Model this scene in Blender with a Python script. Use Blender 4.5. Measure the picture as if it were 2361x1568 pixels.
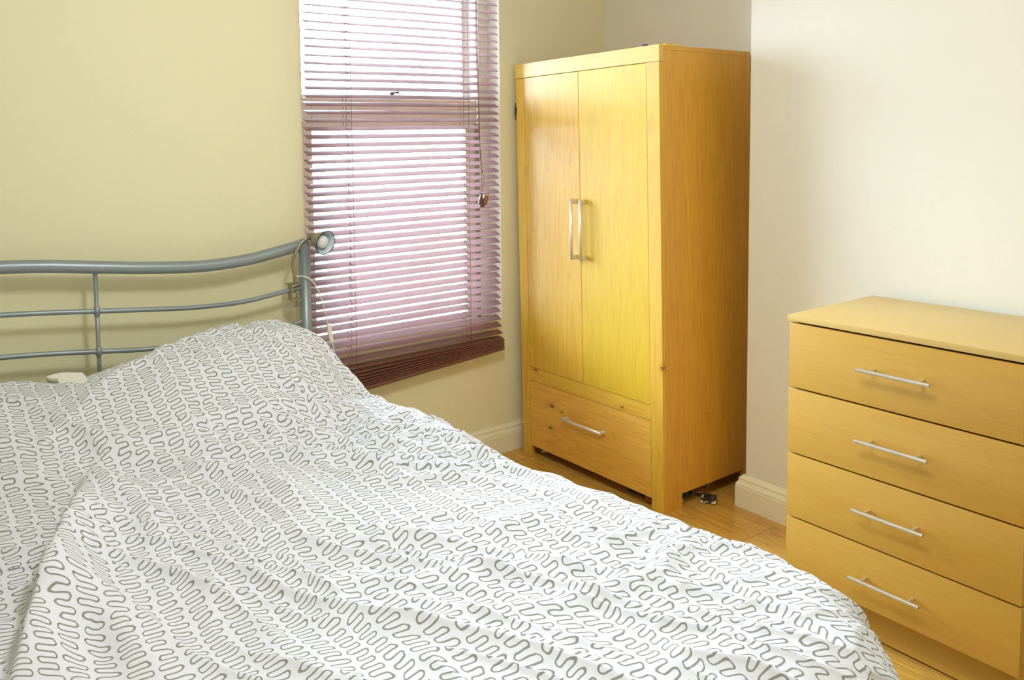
import bpy, bmesh, math, random
import numpy as np
from mathutils import Matrix, Vector, noise
for o in list(bpy.data.objects): bpy.data.objects.remove(o, do_unlink=True)
SC = bpy.context.scene
COL = SC.collection
# ---------------------------------------------------------------- camera, world, lights, exposure
cd = bpy.data.cameras.new('camera'); cam = bpy.data.objects.new('camera', cd); COL.objects.link(cam)
def look(yaw, pitch, roll):
    cy, sy, cp, sp = math.cos(yaw), math.sin(yaw), math.cos(pitch), math.sin(pitch)
    f = Vector((cy * cp, sy * cp, sp)); r = Vector((sy, -cy, 0)); u = r.cross(f)
    cr, sr = math.cos(roll), math.sin(roll)
    r2 = r * cr + u * sr; u2 = -r * sr + u * cr
    return Matrix((r2, u2, -f)).transposed().to_4x4()
cam.matrix_world = Matrix.Translation((-0.8145, -2.9622, 1.5129)) @ look(1.0029, -0.0719, -0.0195)
cd.sensor_width = 36; cd.lens = 1818.28 / 2361 * 36; cd.clip_start = 0.05; cd.clip_end = 200
cd.shift_x = (1180.5 - 922.2) / 2361; cd.shift_y = (471.5 - 784) / 2361
SC.camera = cam
SC.view_settings.view_transform = 'Standard'; SC.view_settings.look = 'None'
SC.view_settings.gamma = 1; SC.view_settings.use_curve_mapping = False
SC.view_settings.exposure = 0.0
SC.cycles.use_denoising = True
SC.cycles.max_bounces = 10; SC.cycles.diffuse_bounces = 6; SC.cycles.glossy_bounces = 4
SC.cycles.transparent_max_bounces = 16; SC.cycles.sample_clamp_indirect = 8
w = bpy.data.worlds.new('sky'); SC.world = w; w.use_nodes = True
bg = w.node_tree.nodes['Background']; bg.inputs[0].default_value = (0.68, 0.84, 1.0, 1); bg.inputs[1].default_value = SKY = 52.0
def area(name, loc, rot, sx, sy, power, col, portal=False):
    l = bpy.data.lights.new(name, 'AREA'); l.shape = 'RECTANGLE'; l.size = sx; l.size_y = sy; l.energy = power; l.color = col
    if portal: l.cycles.is_portal = True
    o = bpy.data.objects.new(name, l); COL.objects.link(o); o.location = loc; o.rotation_euler = rot
    return o
# portals only tell the renderer where the sky comes in
area('window_portal', (1.131, 0.16, 1.63), (math.radians(-90), 0, 0), 1.05, 1.95, 1, (1, 1, 1), True)
pl_ = bpy.data.lights.new('ceiling_lamp_light', 'POINT'); pl_.energy = 54; pl_.color = (0.97, 0.98, 0.96); pl_.shadow_soft_size = .14
plo = bpy.data.objects.new('ceiling_lamp_light', pl_); COL.objects.link(plo); plo.location = (0.15, -1.90, 2.38)
# ---------------------------------------------------------------- helpers
def thing(name, label, cat, loc=(0, 0, 0), rotz=0.0, group=None, kind=None, parent=None):
    o = bpy.data.objects.new(name, None); COL.objects.link(o); o.location = loc; o.rotation_euler = (0, 0, rotz)
    o.empty_display_size = 0.05
    if parent: o.parent = parent
    if label: o['label'] = label
    if cat: o['category'] = cat
    if group: o['group'] = group
    if kind: o['kind'] = kind
    return o
def tag(o, label=None, cat=None, group=None, kind=None):
    if label: o['label'] = label
    if cat: o['category'] = cat
    if group: o['group'] = group
    if kind: o['kind'] = kind
    return o
def chain(p):
    m = Matrix.Identity(4)
    while p:
        m = (Matrix.Translation(p.location) @ p.rotation_euler.to_matrix().to_4x4()) @ m; p = p.parent
    return m
def obj(name, bm, m, parent=None, local=False, smooth=False, at=None):
    # bm is in room coordinates unless local; stored relative to the parent (or to `at` for a single-mesh thing)
    if not local:
        base = chain(parent)
        if at is not None: base = base @ Matrix.Translation(at)
        bm.transform(base.inverted())
    me = bpy.data.meshes.new(name)
    bmesh.ops.recalc_face_normals(bm, faces=bm.faces)
    bm.to_mesh(me); bm.free()
    if smooth:
        for p in me.polygons: p.use_smooth = True
    for mm in (m if isinstance(m, (list, tuple)) else [m]): me.materials.append(mm)
    o = bpy.data.objects.new(name, me); COL.objects.link(o)
    if parent: o.parent = parent
    if at is not None: o.location = at
    return o
def auto(o, deg=40):
    # smooth shading but crisp edges above the angle
    me = o.data
    for p in me.polygons: p.use_smooth = True
    bm = bmesh.new(); bm.from_mesh(me)
    for e in bm.edges:
        if len(e.link_faces) == 2 and e.calc_face_angle(0) > math.radians(deg): e.smooth = False
    bm.to_mesh(me); bm.free(); return o
def bm_new(): return bmesh.new()
def box(bm, x0, x1, y0, y1, z0, z1, bev=0.0, seg=2, mi=0):
    if x0 > x1: x0, x1 = x1, x0
    if y0 > y1: y0, y1 = y1, y0
    if z0 > z1: z0, z1 = z1, z0
    t = bmesh.new(); bmesh.ops.create_cube(t, size=1)
    for v in t.verts: v.co = Vector(((x0 + x1) / 2 + v.co.x * (x1 - x0), (y0 + y1) / 2 + v.co.y * (y1 - y0), (z0 + z1) / 2 + v.co.z * (z1 - z0)))
    if bev: bmesh.ops.bevel(t, geom=t.edges[:], offset=min(bev, (x1 - x0) * .45, (y1 - y0) * .45, (z1 - z0) * .45), segments=seg, profile=0.6, affect='EDGES')
    for f in t.faces: f.material_index = mi
    me = bpy.data.meshes.new('t'); t.to_mesh(me); t.free(); bm.from_mesh(me); bpy.data.meshes.remove(me)
    return bm
def spline(pts, n):
    # Catmull-Rom through pts
    P = [Vector(p) for p in pts]; P = [P[0] * 2 - P[1]] + P + [P[-1] * 2 - P[-2]]; out = []
    for i in range(1, len(P) - 2):
        for k in range(n):
            t = k / n; a, b, c, d = P[i - 1:i + 3]
            out.append(0.5 * ((2 * b) + (c - a) * t + (2 * a - 5 * b + 4 * c - d) * t * t + (-a + 3 * b - 3 * c + d) * t ** 3))
    return out + [P[-2]]
def tube(bm, pts, r, n=16, cap=True, mi=0):
    pts = [Vector(p) for p in pts]; rs = r if callable(r) else (lambda t: r)
    rings = []; up = None
    for i, p in enumerate(pts):
        d = (pts[min(i + 1, len(pts) - 1)] - pts[max(i - 1, 0)]).normalized()
        if up is None: up = d.orthogonal().normalized()
        up = (up - d * up.dot(d)).normalized(); s = d.cross(up)
        rr = rs(i / max(1, len(pts) - 1))
        rings.append([bm.verts.new(p + (up * math.cos(2 * math.pi * k / n) + s * math.sin(2 * math.pi * k / n)) * rr) for k in range(n)])
    for a, b in zip(rings, rings[1:]):
        for k in range(n):
            f = bm.faces.new((a[k], a[(k + 1) % n], b[(k + 1) % n], b[k])); f.smooth = True; f.material_index = mi
    if cap:
        for rg in (rings[0], rings[-1]):
            f = bm.faces.new(rg); f.material_index = mi
    return bm
def lathe(bm, prof, origin, axis, n=32, mi=0):
    axis = Vector(axis).normalized(); u = axis.orthogonal().normalized(); v = axis.cross(u); origin = Vector(origin); rings = []
    for r, h in prof:
        if r < 1e-6: rings.append([bm.verts.new(origin + axis * h)])
        else: rings.append([bm.verts.new(origin + axis * h + (u * math.cos(2 * math.pi * k / n) + v * math.sin(2 * math.pi * k / n)) * r) for k in range(n)])
    for a, b in zip(rings, rings[1:]):
        for k in range(n):
            q = [a[k % len(a)], a[(k + 1) % len(a)], b[(k + 1) % len(b)], b[k % len(b)]]; q2 = []
            for x in q:
                if x not in q2: q2.append(x)
            if len(q2) > 2:
                f = bm.faces.new(q2); f.smooth = True; f.material_index = mi
    return bm
def extrude_profile(bm, prof, fn, s0, s1, mi=0):
    # closed profile [(d, z)] carried from s0 to s1; fn(s, d, z) -> point; s0/s1 may be functions of d (mitres)
    f0 = s0 if callable(s0) else (lambda d: s0); f1 = s1 if callable(s1) else (lambda d: s1)
    A = [bm.verts.new(fn(f0(d), d, z)) for d, z in prof]; B = [bm.verts.new(fn(f1(d), d, z)) for d, z in prof]; n = len(prof)
    for i in range(n): bm.faces.new((A[i], A[(i + 1) % n], B[(i + 1) % n], B[i])).material_index = mi
    bm.faces.new(A); bm.faces.new(B); return bm
# ---------------------------------------------------------------- materials
class G:
    def __init__(s, name):
        s.m = bpy.data.materials.new(name); s.m.use_nodes = True; s.t = s.m.node_tree; s.b = s.t.nodes['Principled BSDF']
    def n(s, typ, **k):
        x = s.t.nodes.new(typ)
        for a, v in k.items(): setattr(x, a, v)
        return x
    def l(s, a, b): s.t.links.new(a, b)
    def math(s, op, a, b=None, c=None, clamp=False):
        x = s.n('ShaderNodeMath', operation=op); x.use_clamp = clamp
        for i, v in enumerate((a, b, c)):
            if v is None: continue
            if isinstance(v, (int, float)): x.inputs[i].default_value = v
            else: s.l(v, x.inputs[i])
        return x.outputs[0]
    def coords(s, kind='Object', scale=(1, 1, 1), loc=(0, 0, 0)):
        c = s.n('ShaderNodeTexCoord'); mp = s.n('ShaderNodeMapping'); mp.inputs['Scale'].default_value = scale; mp.inputs['Location'].default_value = loc
        s.l(c.outputs[kind], mp.inputs[0]); return mp.outputs[0]
    def noise(s, vec, scale, detail=3, rough=.5, dist=0.0, color=False):
        x = s.n('ShaderNodeTexNoise'); x.inputs['Scale'].default_value = scale; x.inputs['Detail'].default_value = detail
        x.inputs['Roughness'].default_value = rough; x.inputs['Distortion'].default_value = dist; s.l(vec, x.inputs['Vector'])
        return x.outputs['Color' if color else 'Fac']
    def ramp(s, fac, stops):
        x = s.n('ShaderNodeValToRGB'); e = x.color_ramp.elements
        while len(e) > 1: e.remove(e[-1])
        e[0].position = stops[0][0]; e[0].color = (*stops[0][1], 1)
        for p, c in stops[1:]: q = e.new(p); q.color = (*c, 1)
        s.l(fac, x.inputs[0]); return x.outputs[0]
    def mix(s, fac, a, b, blend='MIX'):
        x = s.n('ShaderNodeMix', data_type='RGBA', blend_type=blend)
        for i, v in ((0, fac), (6, a), (7, b)):
            if isinstance(v, (int, float)): x.inputs[i].default_value = v
            elif isinstance(v, tuple): x.inputs[i].default_value = (*v, 1)
            else: s.l(v, x.inputs[i])
        return x.outputs[2]
    def bump(s, h, strength=.2, dist=.002):
        x = s.n('ShaderNodeBump'); x.inputs['Strength'].default_value = strength; x.inputs['Distance'].default_value = dist
        s.l(h, x.inputs['Height']); s.l(x.outputs[0], s.b.inputs['Normal'])
    def set(s, col=None, rough=.5, metal=0, coat=0, spec=.5, sheen=0):
        if col is not None:
            if isinstance(col, tuple): s.b.inputs['Base Color'].default_value = (*col, 1)
            else: s.l(col, s.b.inputs['Base Color'])
        if isinstance(rough, (int, float)): s.b.inputs['Roughness'].default_value = rough
        else: s.l(rough, s.b.inputs['Roughness'])
        s.b.inputs['Metallic'].default_value = metal; s.b.inputs['Coat Weight'].default_value = coat; s.b.inputs['Coat Roughness'].default_value = .25
        s.b.inputs['Specular IOR Level'].default_value = spec; s.b.inputs['Sheen Weight'].default_value = sheen
        return s.m
def plain(name, col, rough=.5, metal=0, var=.06, scale=30, coat=0, spec=.5):
    g = G(name); v = g.noise(g.coords(), scale, 4, .6)
    c = g.mix(g.math('MULTIPLY', v, var * 2, clamp=True), col, tuple(x * .72 for x in col))
    return g.set(c, rough, metal, coat, spec)
def wood(name, light, mid, dark, axis, rough=.42, coat=.12, knots=(), fine=1.0, seed=0.0, rings=1.0):
    # grain runs along `axis` (0, 1, 2) of the part's own coordinates; knots = [(x, y, z, size)]
    g = G(name); sc = [9.0, 9.0, 9.0]; sc[axis] = 0.7
    v = g.coords(scale=tuple(sc), loc=(seed, seed * 1.7, seed * .6))
    warp = g.noise(g.coords(scale=(1.2, 1.2, 1.2), loc=(seed, 0, 0)), 1.3, 2, .5)
    n1 = g.noise(v, 1.1, 3, .55, .4)
    band = g.math('FRACT', g.math('ADD', g.math('MULTIPLY', n1, 9.0 * rings), g.math('MULTIPLY', warp, 1.5)))
    line = g.math('POWER', band, 3.0)
    sf = [150.0, 150.0, 150.0]; sf[axis] = 4.0
    fib = g.noise(g.coords(scale=tuple(sf)), 1.0, 3, .6)
    col = g.mix(g.math('MULTIPLY', n1, 1.0, clamp=True), light, mid)
    col = g.mix(g.math('MULTIPLY', line, .32 * rings, clamp=True), col, dark)
    col = g.mix(g.math('MULTIPLY', g.math('SUBTRACT', fib, .42, clamp=True), 1.3 * fine, clamp=True), col, dark)
    if knots:
        oc = g.coords()
        for kx, ky, kz, ks in knots:
            mp = g.n('ShaderNodeVectorMath', operation='SUBTRACT'); g.l(oc, mp.inputs[0]); mp.inputs[1].default_value = (kx, ky, kz)
            m2 = g.n('ShaderNodeVectorMath', operation='MULTIPLY'); g.l(mp.outputs[0], m2.inputs[0]); q = [1.0, 1.0, 1.0]; q[axis] = .6; q[0] = 0.0; m2.inputs[1].default_value = q
            ln = g.n('ShaderNodeVectorMath', operation='LENGTH'); g.l(m2.outputs[0], ln.inputs[0])
            d = g.math('ADD', ln.outputs['Value'], g.math('MULTIPLY', g.math('SUBTRACT', g.noise(oc, 90, 2), .5), ks * .5))
            core = g.math('SUBTRACT', 1.0, g.math('DIVIDE', d, ks), clamp=True); halo = g.math('SUBTRACT', 1.0, g.math('DIVIDE', d, ks * 3.2), clamp=True)
            col = g.mix(g.math('MULTIPLY', halo, .55, clamp=True), col, dark)
            col = g.mix(g.math('MULTIPLY', core, 1.6, clamp=True), col, tuple(x * .35 for x in dark))
    g.set(col, rough, 0, coat); g.bump(fib, .12, .0006); return g.m
PL, PM, PD = (0.74, 0.475, 0.055), (0.66, 0.385, 0.032), (0.46, 0.20, 0.02)
M = {}
M['pine_v'] = wood('pine vertical', PL, PM, PD, 2)
M['pine_v2'] = wood('pine vertical clear', (0.70, 0.485, 0.028), (0.63, 0.40, 0.018), (0.50, 0.26, 0.012), 2, seed=4.3)
M['pine_stile'] = wood('pine stile', PL, PM, PD, 2, seed=2.1, knots=[(0, .016, .606, .007)])
M['pine_h'] = wood('pine rail', (0.76, 0.54, .12), PM, PD, 1, seed=1.1)
M['pine_rail'] = wood('pine knotty rail', PL, PM, PD, 1, seed=6.1, knots=[(0, .754, .431, .008), (0, .22, .391, .006)])
M['pine_drawer'] = wood('pine knotty drawer', (0.82, 0.50, .09), (0.70, 0.37, .05), PD, 1, seed=3.1, knots=[(0, .643, .282, .011), (0, .654, .174, .009), (0, .58, .27, .005)])
M['pine_side'] = wood('pine side', (0.72, 0.40, .045), (0.64, 0.32, .035), (0.46, 0.19, .02), 2, seed=5.0, rings=.7)
M['beech'] = wood('beech laminate', (0.59, 0.362, 0.068), (0.54, 0.31, 0.048), (0.42, 0.21, 0.03), 1, rough=.42, coat=.12, rings=.35, fine=.55, seed=9)
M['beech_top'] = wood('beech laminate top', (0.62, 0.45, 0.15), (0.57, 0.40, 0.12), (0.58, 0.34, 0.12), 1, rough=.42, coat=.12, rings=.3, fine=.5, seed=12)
M['gap_shade'] = plain('painted gap shade', (0.02, 0.012, 0.008), .9)  # shade seen between the drawers, put into the carcass colour
# painted walls
g = G('cream wall paint'); v = g.noise(g.coords(), 1.1, 3, .5); c = g.mix(v, (0.79, 0.76, 0.58), (0.775, 0.74, 0.555)); fn = g.noise(g.coords(), 260, 3, .6)
g.set(c, .62, spec=.25); g.bump(fn, .10, .0008); M['wall'] = g.m
g = G('cream wall paint with daylight tint'); v = g.noise(g.coords(), 1.1, 3, .5); c = g.mix(v, (0.755, 0.735, 0.635), (0.74, 0.72, 0.61)); fn = g.noise(g.coords(), 260, 3, .6)
g.set(c, .62, spec=.25); g.bump(fn, .10, .0008); M['wall_daylit'] = g.m  # same cream paint; the window's cool daylight is put into its colour
def spots_wall():
    g = G('cream wall paint with specks'); v = g.noise(g.coords(), 1.1, 3, .5); c = g.mix(v, (0.78, 0.755, 0.52), (0.76, 0.73, 0.49))
    oc = g.coords()
    vo = g.n('ShaderNodeTexVoronoi'); vo.inputs['Scale'].default_value = 26; g.l(oc, vo.inputs['Vector'])
    ms = g.noise(oc, 2.2, 2)
    sp = g.math('MULTIPLY', g.math('LESS_THAN', vo.outputs['Distance'], .05), g.math('GREATER_THAN', ms, .60))
    c = g.mix(g.math('MULTIPLY', sp, .55), c, (0.30, 0.24, 0.10)); fn = g.noise(oc, 260, 3, .6)
    g.set(c, .62, spec=.25); g.bump(fn, .10, .0008); return g.m
M['wall_w'] = spots_wall()
M['white'] = plain('white paint', (0.82, 0.81, 0.78), .5, var=.03)
M['skirt'] = plain('cream gloss paint', (0.81, 0.78, 0.56), .34, var=.05, scale=8)
M['upvc'] = plain('white window plastic', (0.86, 0.85, 0.82), .35, var=.03)
M['reveal'] = plain('white reveal paint', (0.86, 0.85, 0.80), .5, var=.03)
M['ceiling'] = plain('ceiling paint', (0.86, 0.85, 0.82), .8, var=.02)
# laminate floor: boards run along y
def floor_mat():
    g = G('oak laminate boards'); oc = g.n('ShaderNodeTexCoord').outputs['Object']
    sep = g.n('ShaderNodeSeparateXYZ'); g.l(oc, sep.inputs[0]); X, Y = sep.outputs[0], sep.outputs[1]
    W = .2325; bx = g.math('DIVIDE', g.math('SUBTRACT', X, 1.77 - 20 * W), W); idx = g.math('FLOOR', bx); fx = g.math('FRACT', bx)
    off = g.math('FRACT', g.math('MULTIPLY', g.math('SINE', g.math('MULTIPLY', idx, 12.9898)), 43758.5))
    L = 1.29
    # the board beyond the wardrobe's corner ends where the photo shows it
    yy = g.math('DIVIDE', g.math('ADD', g.math('ADD', Y, 1.215 + 10 * L), g.math('MULTIPLY', off, g.math('MULTIPLY', g.math('COMPARE', idx, 20, .4), -1) if False else 1.0)), L)
    cmpv = g.math('COMPARE', idx, 20.0, .4)
    offs = g.math('MULTIPLY', g.math('SUBTRACT', 1.0, cmpv), off)
    yy = g.math('ADD', g.math('DIVIDE', g.math('ADD', Y, 1.215 + 10 * L), L), offs); fy = g.math('FRACT', yy); iy = g.math('FLOOR', yy)
    cb = g.n('ShaderNodeCombineXYZ'); g.l(idx, cb.inputs[0]); g.l(iy, cb.inputs[1]); wn = g.n('ShaderNodeTexWhiteNoise'); g.l(cb.outputs[0], wn.inputs[0])
    mp = g.n('ShaderNodeMapping'); g.l(oc, mp.inputs[0]); mp.inputs['Scale'].default_value = (14, 1.1, 1)
    sh = g.n('ShaderNodeVectorMath', operation='SCALE'); g.l(wn.outputs['Color'], sh.inputs[0]); sh.inputs['Scale'].default_value = 30
    ad = g.n('ShaderNodeVectorMath', operation='ADD'); g.l(mp.outputs[0], ad.inputs[0]); g.l(sh.outputs[0], ad.inputs[1])
    n1 = g.noise(ad.outputs[0], 1.0, 3, .6, .8); ring = g.math('POWER', g.math('FRACT', g.math('MULTIPLY', n1, 8)), 2.5)
    mp2 = g.n('ShaderNodeMapping'); g.l(oc, mp2.inputs[0]); mp2.inputs['Scale'].default_value = (170, 6, 1); fib = g.noise(mp2.outputs[0], 1.0, 3, .6)
    col = g.mix(n1, (0.78, 0.50, 0.10), (0.58, 0.32, 0.05))
    col = g.mix(g.math('MULTIPLY', ring, .45), col, (0.26, 0.11, 0.025))
    col = g.mix(g.math('MULTIPLY', g.math('SUBTRACT', fib, .42, clamp=True), 1.8, clamp=True), col, (0.28, 0.12, 0.03))
    col = g.mix(g.math('MULTIPLY', g.math('SUBTRACT', wn.outputs['Value'], .3, clamp=True), .35), col, (0.40, 0.19, 0.04))
    e = g.math('MAXIMUM', g.math('LESS_THAN', fx, .010), g.math('LESS_THAN', fy, .0022))
    col = g.mix(g.math('MULTIPLY', e, .8), col, (0.10, 0.045, 0.015))
    g.set(col, .30, coat=.3); g.bump(g.math('SUBTRACT', 1.0, e), .4, .001); return g.m
M['floor'] = floor_mat()
# printed cotton: meandering line columns drawn by a distance field in the cloth's own flat coordinates
def squiggle(name, white=(0.71, 0.745, 0.83), ink=(0.25, 0.26, 0.245)):
    g = G(name); uv = g.n('ShaderNodeUVMap'); uv.uv_map = 'flat'
    na = g.noise(uv.outputs[0], 17.0, 1, .4, 0, True)
    sub = g.n('ShaderNodeVectorMath', operation='SUBTRACT'); g.l(na, sub.inputs[0]); sub.inputs[1].default_value = (.5, .5, .5)
    scl = g.n('ShaderNodeVectorMath', operation='MULTIPLY'); g.l(sub.outputs[0], scl.inputs[0]); scl.inputs[1].default_value = (.020, .017, 0)
    nb = g.noise(uv.outputs[0], 4.0, 1, .4, 0, True)
    sub2 = g.n('ShaderNodeVectorMath', operation='SUBTRACT'); g.l(nb, sub2.inputs[0]); sub2.inputs[1].default_value = (.5, .5, .5)
    scl2 = g.n('ShaderNodeVectorMath', operation='MULTIPLY'); g.l(sub2.outputs[0], scl2.inputs[0]); scl2.inputs[1].default_value = (.035, .045, 0)
    ad = g.n('ShaderNodeVectorMath', operation='ADD'); g.l(scl.outputs[0], ad.inputs[0]); g.l(scl2.outputs[0], ad.inputs[1])
    ad2 = g.n('ShaderNodeVectorMath', operation='ADD'); g.l(ad.outputs[0], ad2.inputs[0]); g.l(uv.outputs[0], ad2.inputs[1])
    nc = g.noise(uv.outputs[0], 42.0, 0, .4)
    sp = g.n('ShaderNodeSeparateXYZ'); g.l(ad2.outputs[0], sp.inputs[0]); u, v = sp.outputs[0], sp.outputs[1]
    W, S, H = .0455, .0132, .0098
    uc = g.math('DIVIDE', g.math('ADD', u, 10.0), W); ci = g.math('FLOOR', uc); ul = g.math('ADD', g.math('MULTIPLY', g.math('SUBTRACT', g.math('FRACT', uc), .5), W), g.math('MULTIPLY', g.math('SUBTRACT', nc, .5), .013))
    h = g.math('FRACT', g.math('MULTIPLY', g.math('SINE', g.math('MULTIPLY', ci, 7.77)), 437.5))
    # strands lean a little, each column its own way
    lean = g.math('MULTIPLY', ul, g.math('MULTIPLY', g.math('SUBTRACT', h, .35), 0.9))
    vv = g.math('ADD', g.math('ADD', g.math('ADD', v, 10.0), g.math('MULTIPLY', h, S * 2)), lean)
    # strand lines at (k + .5) * S
    q = g.math('DIVIDE', vv, S); k = g.math('FLOOR', q); fr = g.math('MULTIPLY', g.math('SUBTRACT', g.math('FRACT', q), .5), S)
    dstr = g.math('ABSOLUTE', fr)
    def arc(sign, offset):
        # half circles of radius S/2 beyond |u| > H, centred between a pair of strands
        p = g.math('MULTIPLY', g.math('SUBTRACT', g.math('FRACT', g.math('DIVIDE', g.math('ADD', vv, offset), 2 * S)), .5), 2 * S)
        du = g.math('SUBTRACT', g.math('MULTIPLY', ul, sign), H)
        rr = g.math('SQRT', g.math('ADD', g.math('MULTIPLY', du, du), g.math('MULTIPLY', p, p)))
        return g.math('ABSOLUTE', g.math('SUBTRACT', rr, S / 2))
    aR = arc(1, 0.0); aL = arc(-1, S)
    inR = g.math('GREATER_THAN', ul, H); inL = g.math('LESS_THAN', ul, -H); mid = g.math('LESS_THAN', g.math('ABSOLUTE', ul), H)
    d = g.math('ADD', g.math('ADD', g.math('MULTIPLY', aR, inR), g.math('MULTIPLY', aL, inL)), g.math('MULTIPLY', dstr, mid))
    line = g.math('SUBTRACT', 1.0, g.math('DIVIDE', g.math('SUBTRACT', d, .0014), .0007), clamp=True)
    col = g.mix(line, white, ink)
    g.set(col, .85, spec=.2, sheen=.15); fn = g.noise(uv.outputs[0], 900, 2); g.bump(fn, .08, .0005); return g.m
M['print'] = squiggle('white cotton with grey squiggle print')
M['cotton'] = plain('plain white cotton', (0.82, 0.81, 0.77), .9, var=.04, scale=20)
M['mattress'] = plain('off white ticking', (0.75, 0.73, 0.67), .9)
M['silver'] = plain('silver grey powder coat', (0.27, 0.315, 0.335), .38, .35, var=.10, scale=60)
M['steel'] = plain('brushed steel', (0.72, 0.71, 0.66), .30, .85, var=.05, scale=90)
M['alu'] = plain('satin aluminium', (0.86, 0.87, 0.88), .34, .65, var=.03)
M['lampmetal'] = plain('pewter lamp metal', (0.33, 0.31, 0.24), .36, .75)
M['lampdark'] = plain('dark lamp rim', (0.015, 0.02, 0.03), .35)
M['lampin'] = plain('pale lamp inside', (0.55, 0.66, 0.72), .35, var=.02)
M['bulb'] = plain('frosted bulb', (0.74, 0.76, 0.80), .25, var=.01)
M['cord'] = plain('white flex', (0.80, 0.78, 0.68), .45, var=.02)
M['plastic'] = plain('ivory plastic', (0.82, 0.80, 0.70), .4, var=.02)
M['slat'] = wood('brown varnished slat', (0.22, 0.075, 0.045), (0.17, 0.055, 0.032), (0.08, 0.022, 0.014), 0, rough=.36, coat=.6, rings=.3, fine=.5)
sl = M['slat']; nt = sl.node_tree; pb = nt.nodes['Principled BSDF']; tl = nt.nodes.new('ShaderNodeBsdfTranslucent'); tl.inputs[0].default_value = (0.88, 0.76, 0.78, 1)
mxs = nt.nodes.new('ShaderNodeMixShader'); mxs.inputs[0].default_value = 0.45; nt.links.new(pb.outputs[0], mxs.inputs[1]); nt.links.new(tl.outputs[0], mxs.inputs[2]); nt.links.new(mxs.outputs[0], nt.nodes['Material Output'].inputs[0])
M['string'] = plain('brown string', (0.16, 0.08, 0.05), .8)
M['brass'] = plain('brass eyelet', (0.7, 0.55, 0.3), .3, 1.0)
M['tassel'] = plain('dark brown wood tassel', (0.10, 0.035, 0.02), .4)
M['tassel2'] = plain('mid brown wood tassel', (0.26, 0.11, 0.06), .4)
M['black'] = plain('black metal', (0.012, 0.012, 0.016), .4)
M['purple'] = plain('purple plastic', (0.10, 0.03, 0.22), .4)
M['yellow'] = plain('yellow card', (0.75, 0.55, 0.06), .7)
M['foil'] = plain('dark brown foil', (0.08, 0.05, 0.035), .3, .3)
M['foil_white'] = plain('white torn edge', (0.8, 0.78, 0.74), .6)
M['orangebrown'] = plain('orange brown wrapper', (0.42, 0.15, 0.05), .5)
M['green'] = plain('olive green wrapper', (0.10, 0.12, 0.04), .4)
g = G('clear cellophane'); g.set((0.75, 0.75, 0.72), .15); g.b.inputs['Transmission Weight'].default_value = .6; M['clear'] = g.m
def glass():
    g = G('window glass'); g.t.nodes.remove(g.b); tr = g.n('ShaderNodeBsdfTransparent'); gl = g.n('ShaderNodeBsdfGlossy'); gl.inputs['Roughness'].default_value = .02
    fr = g.n('ShaderNodeFresnel'); fr.inputs[0].default_value = 1.45; mx = g.n('ShaderNodeMixShader'); g.l(fr.outputs[0], mx.inputs[0]); g.l(tr.outputs[0], mx.inputs[1]); g.l(gl.outputs[0], mx.inputs[2])
    g.l(mx.outputs[0], g.t.nodes['Material Output'].inputs[0]); return g.m
M['glass'] = glass()
g = G('pale brick'); br = g.n('ShaderNodeTexBrick'); g.l(g.coords(scale=(1, 1, 1)), br.inputs[0]); br.inputs['Scale'].default_value = 4.5
br.inputs['Color1'].default_value = (0.62, 0.42, 0.32, 1); br.inputs['Color2'].default_value = (0.55, 0.36, 0.28, 1); br.inputs['Mortar'].default_value = (0.7, 0.68, 0.62, 1); M['brick'] = g.set(br.outputs[0], .8)
M['render'] = plain('pale render', (0.72, 0.70, 0.66), .9)
M['concrete'] = plain('pale concrete', (0.62, 0.60, 0.56), .9)
M['slate'] = plain('grey downpipe', (0.30, 0.31, 0.34), .5)
# ---- the duvet as a function of its flat coordinates
def vnoise(x, y, seed):
    # smooth value noise on a lattice, numpy arrays in, about -1..1 out
    rng = np.random.RandomState(seed); T = rng.rand(64, 64) * 2 - 1
    xi = np.floor(x).astype(int); yi = np.floor(y).astype(int)
    fx = x - xi; fy = y - yi
    fx = fx * fx * fx * (fx * (fx * 6 - 15) + 10); fy = fy * fy * fy * (fy * (fy * 6 - 15) + 10)
    a = T[xi % 64, yi % 64]; b = T[(xi + 1) % 64, yi % 64]; c = T[xi % 64, (yi + 1) % 64]; d = T[(xi + 1) % 64, (yi + 1) % 64]
    return (a * (1 - fx) + b * fx) * (1 - fy) + (c * (1 - fx) + d * fx) * fy
def sstep(a, b, x):
    t = np.clip((x - a) / (b - a), 0, 1); return t * t * (3 - 2 * t)
BASE = 0.640
def pillow_top(x, y, cx, cy, hx, hy, h):
    a = np.clip(1 - np.abs((x - cx) / hx) ** 2.6, 0, 1); b = np.clip(1 - np.abs((y - cy) / hy) ** 2.4, 0, 1)
    return h * (a * b) ** 0.62
PIL_R = (0.120, -0.40, 0.455, 0.30, 0.228)
PIL_L = (-0.93, -0.36, 0.60, 0.26, 0.185)
HUMP_X = np.array([-1.62, -1.45, -1.25, -0.90, -0.60, -0.40, -0.28, -0.12, 0.06, 0.24, 0.34, 0.42, 0.48, 0.53, 0.58, 0.63])
HUMP_A = np.array([0.0, 0.08, 0.15, 0.155, 0.146, 0.148, 0.172, 0.205, 0.218, 0.207, 0.193, 0.180, 0.155, 0.122, 0.070, 0.02])
def hump(x, y):
    # the two pillows lying side by side, one broad soft rise at the head of the bed
    a = sum(np.interp(x + k, HUMP_X, HUMP_A) for k in (-.045, -.02, 0, .02, .045)) / 5
    ye = -1.02 + 0.32 * sstep(0.15, 0.50, x) + 0.10 * sstep(-.3, -.9, x)
    rise = sstep(0.02, -0.28, y); t = np.clip((-0.36 - y) / (-0.36 - ye), 0, 1)
    return a * rise * (1 - t * t * (3 - 2 * t)) ** 1.15
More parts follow.
